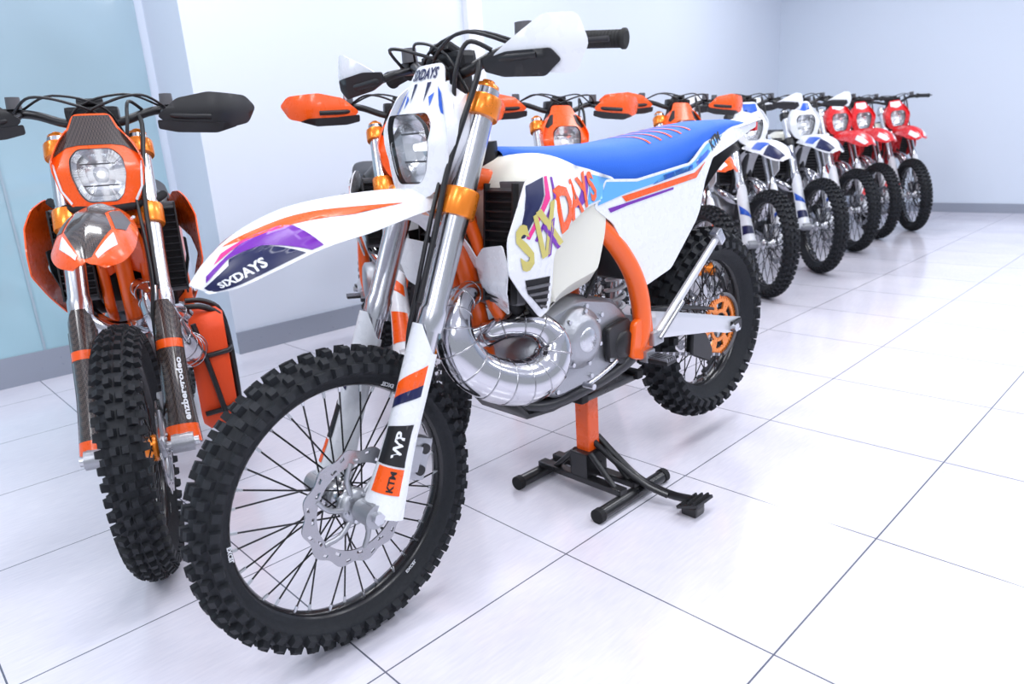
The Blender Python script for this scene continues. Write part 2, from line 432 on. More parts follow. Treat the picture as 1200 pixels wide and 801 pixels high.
# ------------------------------------------------------------ bars
def handlebar(C):
    mb=MB()
    P=[(-.580,-.398,1.235),(-.55,-.26,1.25),(-.485,-.16,1.245),(-.445,-.07,1.215),(-.445,0,1.215),(-.445,.07,1.215),(-.485,.16,1.245),(-.55,.26,1.25),(-.580,.398,1.235)]
    tube(mb,P,.0125,'black_plastic',14,5)
    box(mb,(-.455,0,1.240),(.05,.14,.04),'black_plastic',bev=.012)
    for s in (1,-1):
        box(mb,(-.447,s*.045,1.20),(.045,.03,.06),'black_plastic',bev=.006)
        a=V((-.553,s*.275,1.249));b=V((-.580,s*.398,1.235))
        tube(mb,[(*a,.024),(*a.lerp(b,.04),.024),(*a.lerp(b,.06),.0165),(*a.lerp(b,.94),.0165),(*a.lerp(b,.96),.020),(*b,.020),(*(b+(b-a)*.02),.014)],0,'grip',18)
        for q in range(14): 
            c=a.lerp(b,.12+q*.06);tube(mb,[c,a.lerp(b,.14+q*.06)],.0175,'grip',14)
        box(mb,(-.52,s*.225,1.25),(.045,.04,.03),'black_plastic',bev=.006)
        tube(mb,[(-.50,s*.225,1.245,.008),(-.475,s*.26,1.243,.007),(-.50,s*.33,1.24,.0055),(-.525,s*.40,1.235,.006)],0,'black_plastic',8,4)
        cyl(mb,(-.50,s*.20,1.262),(-.50,s*.20,1.295),.02,'grey_plastic',.018)
        tube(mb,[(-.475,s*.2,1.25),(-.40,s*.14,1.285),(-.40,s*.05,1.268),(-.43,-s*.03,1.22),(-.45,-s*.07,1.08)],.004,'black_plastic',7,6)
        tube(mb,[(-.50,s*.18,1.26),(-.44,s*.09,1.292),(-.42,-s*.04,1.25),(-.45,-s*.09,1.12)],.0035,'black_plastic',7,6)
    box(mb,(-.45,0,1.265),(.04,.07,.02),'black_plastic',Ry(-.5),.006)
    return mb.mesh('handlebar')
def handguards(C):
    mb=MB()
    for s in (1,-1):
        k=C.get('hg_rs',1) if s<0 else 1;dz=(k-1)*.12
        def S(y,z,s=s,k=k,dz=dz):
            yy=abs(y);x=-.405-5.*max(0,yy-.31)**2-.35*abs(z-1.235)**1.2
            return V((x,y*k,z+dz))
        P=C['hg_poly']
        patch(mb,[(y*s,z) for y,z in P],S,C['hg'],.02,0,.004,hint=(1,0,0),rnd=.012)
        Q=C['hg_low']
        patch(mb,[(y*s,z) for y,z in Q],S,C['hg_dark'],.02,.004,.005,hint=(1,0,0),rnd=.006)
        tube(mb,[(-.50,s*.19,1.245),(-.44,s*.19,1.235),(-.41,s*.22,1.225),(-.41,s*.32,1.22)],.009,'black_plastic',8,4)
    return mb.mesh('handguards')
# ------------------------------------------------------------ body
def yS(x,z):
    t=max(0,min(1,(x+.86)/.46));t=t*t*(3-2*t)
    return .145+.085*t-.30*max(0,z-.93)-.28*max(0,.80-z)
def ySide(x,z):
    t=max(0,min(1,(-1.22-x)/.5));return .152-.095*t-.05*max(0,.75-z)-.35*max(0,z-.93)*(1-t)
def shrouds(C):
    mb=MB()
    O=[(-.62,1.0),(-.54,1.003),(-.454,.980),(-.409,.935),(-.365,.865),(-.358,.795),(-.407,.735),(-.489,.655),(-.526,.668),(-.523,.737),(-.515,.80),(-.574,.850),(-.702,.880),(-.80,.885),(-.86,.895),(-.84,.935),(-.74,.968)]
    for s in (1,-1):
        S=lambda x,z,s=s:V((x,s*yS(x,z),z))
        patch(mb,O,S,C['shroud'],.025,0,.004,hint=(0,s,0),rnd=.012)
        for poly,mt in C['shroud_dec']: patch(mb,poly,S,mt,.025,.0012,0,hint=(0,s,0))
        if C.get('rad_guard'):
            patch(mb,[(s*.055,.80),(s*.10,.835),(s*.19,.85),(s*.205,.80),(s*.185,.735),(s*.12,.665),(s*.085,.69)],lambda y,z,s=s:V((-.405-.6*max(0,.74-z)+.25*(abs(y)-.1),y,z)),C['shroud'],.02,0,.003,hint=(1,0,0),rnd=.01)
            # vent louvres on the lower lobe
            patch(mb,[(-.412,.768),(-.508,.755),(-.508,.685),(-.488,.678),(-.425,.735)],S,'rubber_dark',.025,.0012,0,hint=(0,s,0))
            for q in range(4):
                z=.752-.019*q;x0=-.416-.012*q-max(0,.735-z)*.55
                patch(mb,[(x0,z),(-.506,z-.012),(-.506,z-.019),(x0-.004,z-.007)],S,'grey_plastic',.03,.005,.003,hint=(0,s,0))
        patch(mb,[(-.41,.86),(-.42,.73),(-.49,.69),(-.49,.86)],lambda x,z,s=s:V((x,s*(yS(x,z)-.04),z)),'black_plastic',.03,0,.003,hint=(0,s,0))
        for tx,o,sz,dx,dz,mt in C.get('shroud_text',[]):
            if s>0: text(mb,tx,S,o,(-sz*dx,sz*dz),(sz*.25,sz*1.25),mt,.0024,hint=(0,s,0))
            else: text(mb,tx,S,(-.405-(-.79-o[0]),.90-(o[1]-.79)),(sz*dx,-sz*dz),(sz*.1,sz*1.0),mt,.0024,hint=(0,s,0)) if False else None
    return mb.mesh('radiator_shrouds')
def side_panels(C):
    mb=MB()
    O=[(-.745,.872),(-.80,.935),(-.935,.918),(-1.185,.930),(-1.33,.975),(-1.56,1.002),(-1.765,1.008),(-1.765,.985),(-1.568,.950),(-1.36,.925),(-1.29,.86),(-1.247,.785),(-1.085,.639),(-.935,.612),(-.879,.72),(-.82,.818)]
    for s in (1,-1):
        S=lambda x,z,s=s:V((x,s*ySide(x,z),z))
        patch(mb,O,S,C['side'],.03,0,.004,hint=(0,s,0),rnd=.012)
        for poly,mt in C['side_dec']: patch(mb,poly,S,mt,.03,.0012,0,hint=(0,s,0))
        if C.get('side_text') and s>0: text(mb,C['side_text'],S,(-1.36,.945),(-.042,.013),(.012,.042),'black_plastic',.002)
    surf(mb,lambda u,v:V((-1.30-.49*u,(.095-.03*u)*v,.975+.035*u+.012*(1-v*v))),0,1,10,-1,1,8,C['side'],.003)
    surf(mb,lambda u,v:V((-1.22-.40*u,.075*v,.70+.25*math.sin(u*1.4)-.02*v*v)),0,1,10,-1,1,6,'black_plastic',.003)
    box(mb,(-1.80,0,.985),(.02,.08,.03),'red_plastic',bev=.005)
    extr(mb,[(-.86,.93),(-1.22,.92),(-1.22,.80),(-1.06,.66),(-.93,.63),(-.86,.74)],-.125,.125,'black_plastic',.01,.02)
    return mb.mesh('side_panels')
ST=[(-1.70,1.010,.060,.993),(-1.60,1.026,.072,.992),(-1.45,1.034,.098,.985),(-1.32,1.032,.118,.965),(-1.185,1.026,.132,.918),(-1.06,1.020,.136,.906),(-.935,1.018,.130,.905),(-.80,1.024,.112,.925),(-.70,1.032,.095,.955),(-.62,1.040,.078,.985),(-.57,1.046,.060,1.005),(-.55,1.040,.045,1.012)]
def SS(x,v):
    zt,w,zb=interp(ST,x);a=v*math.pi/2
    sy=math.copysign(abs(math.sin(a))**.75,a);cz=max(0,math.cos(a))**.5
    return V((x,w*sy,zb+(zt-zb)*cz))
def seat(C):
    mb=MB()
    surf(mb,SS,-1.70,-.55,60,-1,1,24,C['seat'],0)
    for k in range(C.get('ribs',0)):
        x=-1.05-.055*k
        patch(mb,[(x,-.55),(x-.010,-.55),(x-.010,.55),(x,.55)],SS,C['rib'],.05,.0015,0,hint=(0,0,1))
    return mb.mesh('seat')
def tank(C):
    mb=MB()
    O=[(-.455,.96),(-.50,1.01),(-.57,1.03),(-.66,1.01),(-.72,.985),(-.84,.93),(-.83,.80),(-.775,.675),(-.62,.655),(-.57,.622),(-.53,.66),(-.49,.80)]
    extr(mb,O,-.150,.150,C['tank'],.040,.04)
    cyl(mb,(-.53,0,1.0),(-.53,0,1.06),.035,'black_plastic')
    tube(mb,[(-.53,0,1.06),(-.50,.02,1.10),(-.45,.03,1.14)],.004,'black_plastic',6,4)
    return mb.mesh('fuel_tank')
def frame(C):
    mb=MB();f=C['frame']
    tube(mb,[(-.365,0,.925,.034),(-.45,0,1.10,.034)],0,f,20)
    for s in (1,-1):
        tube(mb,[(-.40,s*.02,1.0,.026),(-.50,s*.06,.97,.026),(-.66,s*.105,.90,.026),(-.80,s*.125,.81,.026),(-.90,s*.132,.69,.027),(-.945,s*.132,.58,.028),(-.945,s*.130,.47,.026),(-.90,s*.120,.415,.022)],0,f,12,6)
        tube(mb,[(-.91,s*.122,.42,.022),(-.86,s*.112,.395,.019),(-.76,s*.10,.375,.016),(-.60,s*.085,.37,.016),(-.50,s*.06,.40,.018),(-.465,s*.03,.47,.02)],0,'dark_frame',12,6)
        extr(mb,[(-.90,.52),(-.98,.54),(-.99,.43),(-.93,.40),(-.88,.42)],s*.135-.012,s*.135+.012,f,.004,.012)
        tube(mb,[(-.86,s*.11,.82),(-1.05,s*.10,.93),(-1.45,s*.06,.975)],.011,'dark_frame' if f!='orange_frame' else 'white_plastic',8,4)
        tube(mb,[(-.95,s*.11,.62),(-1.1,s*.10,.75),(-1.3,s*.08,.93)],.011,'dark_frame' if f!='orange_frame' else 'white_plastic',8,4)
        box(mb,(-.955,s*.185,.400),(.045,.08,.012),'black_plastic',bev=.003);box(mb,(-.95,s*.145,.41),(.04,.03,.035),'cast_alu')
        for q in range(5): box(mb,(-.973+.009*q,s*.185,.409),(.003,.08,.010),'steel',bev=0)
    tube(mb,[(-.385,0,.93,.024),(-.425,0,.80,.024),(-.455,0,.62,.024),(-.47,0,.46,.022)],0,f,14,4)
    for s in (1,-1): tube(mb,[(-.40,s*.03,.97,.016),(-.43,s*.055,.84,.016),(-.455,s*.06,.68,.016),(-.50,s*.06,.62,.014)],0,f,10,4)
    tube(mb,[(-.39,0,.95),(-.52,0,.86),(-.62,0,.84)],.016,f,10,3)
    extr(mb,[(-.46,.44),(-.445,.44),(-.50,.365),(-.60,.35),(-.80,.35),(-.80,.362),(-.60,.362),(-.51,.378)],-.09,.09,'black_plastic',.003,.0)
    R=Ry(-.16)
    for s in (1,-1):
        c=V((-.462,s*.125,.835));box(mb,c,(.030,.095,.28),'grey_plastic',R,.006)
        box(mb,c+V((.017,0,.0)),(.006,.085,.25),'rubber_dark',R,0)
        for q in range(12):
            box(mb,c+R@V((.024,0,-.12+.0218*q)),(.016,.092,.004),'black_plastic',R@Ry(.5),0)
        for q in (-1,1): box(mb,c+R@V((.024,q*.046,0)),(.018,.006,.27),'black_plastic',R,.002)
        for q in range(4):
            box(mb,(-.50,s*.165,.70+.028*q),(.075,.006,.012),'black_plastic',Ry(.35),.002)
    tube(mb,[(-.47,.10,.70),(-.50,.09,.66),(-.56,.06,.66)],.013,'rubber_dark',10,4)
    tube(mb,[(-.47,-.10,.70),(-.50,-.09,.66),(-.56,-.06,.66)],.013,'rubber_dark',10,4)
    pts=[]
    for i in range(97):
        a=2*math.pi*i/12;pts.append((-.99-.0006*i+.030*math.cos(a),.030*math.sin(a),.52+.0026*i))
    tube(mb,pts,.006,'white_plastic',6);cyl(mb,(-.985,0,.45),(-1.05,0,.82),.018,'silver')
    return mb.mesh('frame')
def engine(C):
    mb=MB()
    extr(mb,[(-.53,.44),(-.51,.53),(-.58,.62),(-.72,.64),(-.86,.60),(-.93,.53),(-.93,.44),(-.86,.385),(-.60,.385)],-.105,.105,'cast_alu',.012,.03)
    lathe(mb,(-.69,0,.535),[(0,.150),(.045,.150),(.060,.145),(.066,.132),(.080,.128),(.084,.115),(.086,.10)],'cast_alu',40)
    lathe(mb,(-.69,0,.535),[(0,.1535),(.030,.1535),(.033,.150)],'silver',30)
    for i in range(7):
        a=2*math.pi*i/7;cyl(mb,(-.69+.075*math.cos(a),.126,.535+.075*math.sin(a)),(-.69+.075*math.cos(a),.136,.535+.075*math.sin(a)),.006,'silver',n=8)
    lathe(mb,(-.66,-.17,.52),[(0,-.0),(.07,-.0),(.085,.01),(.088,.07)],'cast_alu',36)
    lathe(mb,(-.87,0,.465),[(0,.135),(.035,.135),(.045,.125),(.045,.10)],'black_plastic',24)
    extr(mb,[(-.80,.43),(-.80,.53),(-.90,.54),(-.93,.44),(-.87,.40)],.105,.128,'black_plastic',.004,.02)
    R=Ry(-.18)
    box(mb,(-.60,0,.70),(.13,.13,.15),'cast_alu',R,.015)
    box(mb,(-.585,0,.79),(.125,.125,.045),'grey_plastic',R,.012)
    for q in range(5): box(mb,(-.603+.003*q,0,.64+.022*q),(.142,.142,.006),'cast_alu',R,.002)
    for i in range(6):
        a=math.pi*i/3;cyl(mb,(-.58+.05*math.cos(a),.05*math.sin(a),.805),(-.578+.05*math.cos(a),.05*math.sin(a),.825),.006,'silver',n=6)
    cyl(mb,(-.58,0,.81),(-.572,0,.86),.011,'black_plastic')
    tube(mb,[(-.572,0,.86),(-.56,.04,.90),(-.50,.05,.92)],.004,'orange_plastic',6,4)
    cyl(mb,(-.67,0,.70),(-.82,0,.74),.028,'rubber_dark');box(mb,(-.75,0,.70),(.06,.08,.09),'cast_alu',bev=.01)
    tube(mb,[(-.80,.13,.44),(-.80,.15,.44),(-.72,.155,.425),(-.66,.16,.42)],.006,'silver',8,3);cyl(mb,(-.66,.15,.42),(-.66,.185,.42),.008,'silver')
    tube(mb,[(-.60,.09,.60),(-.55,.115,.63),(-.51,.12,.69)],.012,'rubber_dark',10,4)
    tube(mb,[(-.75,.09,.62),(-.80,.10,.70),(-.78,.08,.80)],.006,'rubber_dark',8,4)
    cyl(mb,(-.56,.11,.45),(-.56,.118,.45),.02,'silver')
    for (x,z) in ((-.56,.49),(-.60,.41),(-.74,.41),(-.80,.57),(-.74,.61),(-.60,.60)): cyl(mb,(x,.10,z),(x,.112,z),.007,'silver',n=6)
    return mb.mesh('engine')
PIPE=[(-.53,.0,.655,.024),(-.46,.02,.705,.026),(-.385,.045,.722,.031),(-.325,.070,.695,.040),(-.300,.09,.640,.047),(-.325,.11,.568,.052),(-.390,.125,.518,.055),(-.470,.135,.492,.056),(-.540,.14,.508,.052),(-.572,.135,.560,.044),(-.545,.11,.608,.036),(-.48,.07,.622,.031),(-.43,.02,.60,.03),(-.42,-.06,.60,.03),(-.47,-.13,.66,.028),(-.62,-.15,.74,.026),(-.85,-.15,.76,.024),(-1.02,-.14,.74,.023)]
def pipe(C):
    mb=MB()
    tube(mb,PIPE,0,C['pipe'],28,8)
    P=crs(PIPE,8)
    for i in range(14,100,5):
        a=V(P[i][:3]);b=V(P[i+1][:3]);d=(b-a).normalized();r=P[i][3]
        tube(mb,[(*(a-d*.0022),r),(*(a-d*.001),r+.0016),(*(a+d*.001),r+.0016),(*(a+d*.0022),r)],0,'steel',28,caps=False)
    tube(mb,[(-1.02,-.14,.74,.024),(-1.06,-.14,.745,.045),(-1.10,-.14,.75,.05),(-1.48,-.145,.82,.05),(-1.53,-.145,.83,.04),(-1.56,-.145,.835,.022)],0,'silver',24)
    return mb.mesh('exhaust_pipe')
def swingarm(C,down):
    mb=MB()
    for s in (1,-1):
        vs=[];fs=[]
        st=[(-.96,.49,.035,.100,.028),(-1.03,.475,.042,.112,.028),(-1.15,.445,.038,.115,.024),(-1.35,.39,.030,.113,.020),(-1.45,.357,.030,.110,.020),(-1.545,.335,.024,.110,.016)]
        for x,z,h,y,t in st:
            for a,b in ((-1,-1),(-1,-.6),(-1,.6),(-1,1),(1,1),(1,.6),(1,-.6),(1,-1)):
                vs.append((x,s*y+a*t*.5*(1 if abs(b)<1 else .7),z+h*b))
        for i in range(len(st)-1):
            for j in range(8): fs.append((i*8+j,i*8+(j+1)%8,(i+1)*8+(j+1)%8,(i+1)*8+j))
        fs+=[tuple(range(8)),tuple(range(40,48))[::-1]]
        mb.add(vs,fs,'swing_silver',False)
        box(mb,(-1.50,s*.124,.345),(.06,.010,.035),'black_plastic',bev=.003)
        cyl(mb,(-1.48,s*.125,.342),(-1.48,s*.140,.342),.016,'silver',n=6)
    box(mb,(-1.05,0,.47),(.09,.20,.07),'swing_silver',bev=.015)
    for a,b in (((-.87,.085,.505),(-1.47,.078,.447)),((-.87,.085,.430),(-1.47,.078,.236))):
        A=V(a);Bv=V(b);n=34
        for i in range(n):
            p=A.lerp(Bv,i/n);q=A.lerp(Bv,(i+.8)/n)
            tube(mb,[p,q],.0075,'steel' if i%2 else 'grey_plastic',4,sq=.6)
    n=30;pts=[( -1.48+.110*math.cos(math.radians(95+170*i/n)),.078,.34+.110*math.sin(math.radians(95+170*i/n))) for i in range(n+1)]
    tube(mb,pts,.007,'grey_plastic',6)
    extr(mb,[(-1.27,.30),(-1.38,.24),(-1.40,.28),(-1.36,.35),(-1.28,.38)],.066,.094,'black_plastic',.004,.01)
    extr(mb,[(-.98,.535),(-1.2,.49),(-1.40,.43),(-1.40,.42),(-1.2,.475),(-.98,.515)],.07,.10,'black_plastic',.002,0)
    if down: 
        a=V((-.965,.125,.42));b=V((-.90,.235,.012));tube(mb,[(*a,.012),(*b,.010)],0,'silver',10);box(mb,b,(.06,.035,.012),'silver',bev=.003)
    else:
        a=V((-.985,.150,.455));b=V((-1.315,.165,.69));tube(mb,[(*a,.013),(*a.lerp(b,.5),.012),(*b,.0105)],0,'swing_silver',12)
        box(mb,b,(.03,.03,.05),'silver',Ry(.6),.006);box(mb,a,(.05,.03,.04),'cast_alu',bev=.006)
        tube(mb,[a+V((.0,.018,.0)),a.lerp(b,.35)+V((0,.018,0))],.007,'steel',8)
    return mb.mesh('swingarm')
def skid_bag(C):
    mb=MB()
    extr(mb,[(-.50,.56),(-.56,.60),(-.74,.58),(-.80,.22),(-.76,.16),(-.58,.16),(-.51,.22)],.135,.255,'bag_fabric',.02,.04)
    for x in (-.58,-.70):
        tube(mb,[(x,.262,.20),(x,.264,.40),(x+.01,.25,.56),(x+.02,.20,.61),(x+.03,.14,.62)],.010,'black_plastic',6,4)
    for z in (.25,.45): tube(mb,[(-.50,.15,z),(-.50,.23,z+.01),(-.54,.262,z+.01),(-.78,.262,z)],.009,'black_plastic',6,3)
    tube(mb,[(-.497,.16,.57),(-.49,.19,.40),(-.49,.22,.20)],.009,'black_plastic',6,3)
    return mb.mesh('pannier_bag')
# ------------------------------------------------------------ variants
HGW=[(.195,1.230),(.25,1.256),(.335,1.290),(.392,1.284),(.410,1.23),(.385,1.178),(.33,1.186),(.22,1.208)]
HGL=[(.17,1.205),(.17,1.228),(.24,1.235),(.35,1.228),(.365,1.205),(.33,1.18),(.22,1.19)]
HGO=[(.17,1.225),(.23,1.275),(.32,1.292),(.43,1.283),(.46,1.25),(.43,1.20),(.33,1.175),(.22,1.185)]
HGOL=[(.17,1.19),(.17,1.215),(.26,1.205),(.36,1.20),(.39,1.19),(.33,1.172),(.22,1.178)]
base=dict(hub='silver',sprocket='orange_metal',clamp='orange_metal',guard_fork='white_plastic',frame='orange_frame',pipe='chrome',tank='tank_cream',
 hg='white_plastic',hg_dark='black_plastic',hg_poly=HGW,hg_low=HGL,fork_dec=[],fender_dec=[],mask_dec=[],shroud_dec=[],side_dec=[])
main=dict(base,fender='white_plastic',mask='white_plastic',shroud='white_plastic',side='white_plastic',seat='seat_blue',ribs=5,rib='orange_plastic',rad_guard=1,hg_rs=1.13,
 fork_dec=[([(.60,-.15),(.68,-.15),(.80,.75),(.70,.75)],'orange_plastic'),([(.55,-.15),(.60,-.15),(.70,.75),(.64,.75)],'navy_plastic'),
   ([(.28,-.1),(.28,.8),(.50,.8),(.46,-.1)],'black_plastic'),([(.14,0),(.14,.75),(.27,.75),(.27,0)],'orange_plastic')],
 fork_text=[('WP',(.32,.55),.085,'white_plastic'),('KTM',(.150,.55),.052,'black_plastic')],
 fender_dec=[([(.66,.66),(.78,.52),(.80,.62),(.97,.72),(.97,.97),(.70,.97),(.56,.97)],'navy_plastic'),
   ([(.66,.66),(.54,.97),(.50,.97),(.54,.60),(.70,.40),(.90,.45),(.93,.62),(.78,.50)],'purple_plastic'),
   ([(.54,.60),(.57,.50),(.78,.24),(.84,.36),(.70,.40)],'pink_plastic'),
   ([(.18,.74),(.40,.52),(.62,.30),(.76,.10),(.66,.45),(.50,.62),(.36,.72)],'orange_plastic')],
 fender_text='SIXDAYS',mask_text='SIXDAYS',
 mask_dec=[([(.052,1.19),(.066,1.175),(.088,1.13),(.080,1.135),(.070,1.15)],'blue_plastic'),([(.018,1.20),(.030,1.200),(.024,1.16)],'navy_plastic'),([(.035,1.17),(.048,1.178),(.046,1.150)],'blue_plastic')],
 shroud_dec=[([(-.445,.968),(-.515,.978),(-.500,.94),(-.415,.862),(-.398,.862)],'navy_plastic'),
   ([(-.520,.978),(-.532,.978),(-.520,.93),(-.43,.855),(-.42,.860),(-.505,.94)],'pink_plastic'),
   ([(-.545,.975),(-.553,.972),(-.545,.93),(-.455,.845),(-.447,.85),(-.535,.93)],'purple_plastic'),
   ([(-.74,.955),(-.84,.928),(-.855,.90),(-.80,.89),(-.70,.885),(-.72,.93)],'lightblue_plastic'),
   ([(-.70,.955),(-.72,.955),(-.70,.90),(-.66,.885),(-.64,.89)],'purple_plastic')],
 shroud_text=[('S',(-.400,.790),.105,.9,.22,'gold_plastic'),('I',(-.462,.808),.105,.9,.22,'gold_plastic'),('X',(-.482,.812),.11,.9,.2,'gold_plastic'),('X',(-.492,.808),.075,.9,.2,'purple_plastic'),('D',(-.552,.846),.11,.9,.2,'orange_plastic'),('A',(-.616,.866),.095,.9,.2,'orange_plastic'),('Y',(-.672,.880),.085,.9,.2,'orange_plastic'),('S',(-.722,.891),.075,.9,.2,'orange_plastic')],
 side_dec=[([(-.76,.874),(-.80,.928),(-.93,.911),(-1.185,.922),(-1.33,.967),(-1.47,.985),(-1.32,.935),(-1.2,.907),(-.88,.888)],'lightblue_plastic'),
   ([(-1.0,.893),(-1.2,.908),(-1.32,.937),(-1.47,.986),(-1.33,.952),(-1.2,.922),(-1.05,.912)],'blue_plastic'),
   ([(-.86,.882),(-1.211,.898),(-1.30,.922),(-1.22,.882),(-.877,.866)],'orange_plastic'),
   ([(-.80,.86),(-.88,.863),(-1.10,.872),(-1.10,.866),(-.88,.855),(-.81,.848)],'purple_plastic')],
 side_text='KTM')
owhite=dict(base,fender='orange_plastic',mask='orange_plastic',shroud='white_plastic',side='white_plastic',seat='seat_dark',hub='orange_metal',hg='orange_plastic',hg_poly=HGO,hg_low=HGOL,tank='black_plastic',
 fork_dec=[([(.55,-.3),(.65,-.3),(.8,.75),(.68,.75)],'orange_plastic'),([(.15,-.3),(.15,.8),(.45,.8),(.4,-.3)],'orange_plastic')],
 fender_dec=[([(.55,.5),(.9,.35),(.9,.9),(.6,.97)],'white_plastic')],
 mask_dec=[([(.05,1.195),(.066,1.19),(.1,1.14),(.085,1.13),(.06,1.15)],'black_plastic')],
 shroud_dec=[([(-.44,.965),(-.60,.98),(-.80,.93),(-.70,.89),(-.55,.87),(-.50,.80),(-.40,.85)],'orange_plastic'),([(-.38,.84),(-.50,.78),(-.50,.70),(-.41,.75)],'black_plastic')],
 side_dec=[([(-.80,.92),(-1.2,.915),(-1.1,.80),(-.86,.83)],'orange_plastic')],side_text='KTM')
left=dict(owhite,mask='orange_plastic',fender='orange_plastic',shroud='orange_plastic',guard_fork='carbon',hg='black_plastic',hg_poly=HGO,strap=1,
 fork_dec=[([(.02,-.6),(.02,.9),(.14,.9),(.14,-.6)],'orange_plastic'),([(.66,-.9),(.66,.9),(.72,.9),(.72,-.9)],'orange_plastic')],
 fork_text=[('enzbergrodeo',(.16,.35),.075,'white_plastic')],
 fender_dec=[([(.10,0),(.14,.45),(.30,.55),(.52,.35),(.66,.55),(.93,.25),(.97,0),(.10,-.0)],'carbon'),([(.30,.60),(.5,.42),(.64,.62),(.58,.80),(.40,.85)],'grey_plastic'),([(.68,.60),(.90,.35),(.93,.5),(.75,.75)],'white_plastic')],
 mask_dec=[([(0,1.232),(.045,1.232),(.060,1.195),(.095,1.152),(.108,1.12),(.072,1.145),(.042,1.15),(0,1.15)],'carbon'),([(.108,1.10),(.114,1.105),(.104,1.03),(.083,.99),(.078,.995),(.098,1.03)],'white_plastic')],
 shroud_dec=[([(-.44,.965),(-.60,.98),(-.70,.92),(-.50,.86)],'black_plastic')],side='orange_plastic',side_dec=[],side_text=None,tank='black_plastic',frame='orange_frame')
white=dict(base,fender='white_plastic',mask='white_plastic',shroud='white_plastic',side='white_plastic',seat='seat_dark',frame='dark_frame',clamp='black_plastic',hub='silver',sprocket='silver',tank='tank_cream',
 fork_dec=[([(.45,-.4),(.5,-.4),(.7,.8),(.55,.8)],'blue_plastic'),([(.2,-.3),(.2,.8),(.35,.8),(.32,-.3)],'navy_plastic')],
 fender_dec=[([(.55,.5),(.9,.35),(.9,.9),(.6,.97)],'navy_plastic'),([(.3,.5),(.55,.45),(.5,.9),(.3,.9)],'blue_plastic')],
 mask_dec=[([(.0,1.225),(.045,1.225),(.05,1.18),(0,1.165)],'blue_plastic')],
 shroud_dec=[([(-.44,.965),(-.60,.98),(-.80,.93),(-.70,.89),(-.55,.87),(-.40,.87)],'blue_plastic'),([(-.38,.84),(-.50,.78),(-.50,.70),(-.41,.75)],'orange_plastic')],
 side_dec=[([(-.80,.92),(-1.2,.915),(-1.1,.80),(-.86,.83)],'navy_plastic')])
red=dict(base,fender='red_plastic',mask='red_plastic',shroud='red_plastic',side='red_plastic',seat='seat_dark',frame='red_plastic',clamp='silver',hub='silver',sprocket='silver',hg='red_plastic',
 fork_dec=[([(.2,-.4),(.3,-.4),(.7,.8),(.4,.8)],'red_plastic')],
 fender_dec=[([(.6,.5),(.9,.35),(.9,.8),(.65,.8)],'white_plastic')],mask_dec=[([(.0,1.225),(.045,1.225),(.05,1.18),(0,1.165)],'white_plastic')],
 shroud_dec=[([(-.44,.965),(-.60,.98),(-.80,.93),(-.55,.87)],'white_plastic')],side_dec=[([(-.80,.92),(-1.2,.915),(-1.1,.80)],'white_plastic')])
def build(C,down=True,hg=True):
    F=[('front_wheel',front_wheel(C)),('fork',fork(C)),('front_fender',front_fender(C)),('headlight_mask',mask(C)),('handlebar',handlebar(C))]
    if hg: F.append(('handguards',handguards(C)))
    Bd=[('rear_wheel',rear_wheel(C)),('radiator_shrouds',shrouds(C)),('side_panels',side_panels(C)),('seat',seat(C)),('fuel_tank',tank(C)),('frame',frame(C)),('engine',engine(C)),('exhaust_pipe',pipe(C)),('swingarm',swingarm(C,down))]
    return F,Bd
def place(parts,loc,yaw,pitch=0,lean=0,steer=0):
    e=bpy.data.objects.new('dirt_bike',None);COL.objects.link(e);e.empty_display_size=.1
    if pitch:
        F=V((math.cos(yaw),math.sin(yaw),0));L=V((-math.sin(yaw),math.cos(yaw),0));U=V((0,0,1));a=pitch
        F2=F*math.cos(a)-U*math.sin(a);U2=F*math.sin(a)+U*math.cos(a)
        M=Matrix((F2,L,U2)).transposed().to_4x4();O=V((loc[0],loc[1],.347))-U2*.347;M.translation=O
    else:
        M=Matrix.Rotation(yaw,4,'Z')@Matrix.Rotation(-lean,4,'X');M.translation=V((loc[0],loc[1],0))
    e.matrix_world=M
    P=V((-.385,0,.95));ax=LD
    SM_=Matrix.Translation(P)@Matrix.Rotation(steer,4,ax)@Matrix.Translation(-P)
    for grp,X in ((parts[0],SM_),(parts[1],Matrix.Identity(4))):
        for nm,me in grp:
            o=bpy.data.objects.new(nm,me);COL.objects.link(o);o.parent=e;o.matrix_local=X
    return e
place(build(main,False),(-1.3037,.6838),-1.5744,pitch=.0546)
lb=build(left);lb[1].append(('pannier_bag',skid_bag(left)))
place(lb,(-1.985,.468),-.37,lean=.008)
ow=build(owhite)
place(ow,(-2.03,1.50),-.45,lean=.05);place(ow,(-2.05,2.42),-.5,lean=.05);place(ow,(-2.03,3.38),-.54,lean=.06)
wh=build(white)
place(wh,(-2.12,4.30),-.62,lean=.05,steer=-.05);place(wh,(-2.165,5.22),-.62,lean=.05,steer=-.12)
rd=build(red,hg=False)
place(rd,(-2.30,6.22),-.6,lean=.05,steer=-.14);place(rd,(-2.38,6.98),-.6,lean=.05,steer=-.18);place(rd,(-2.27,7.57),-.62,lean=.05,steer=-.28)
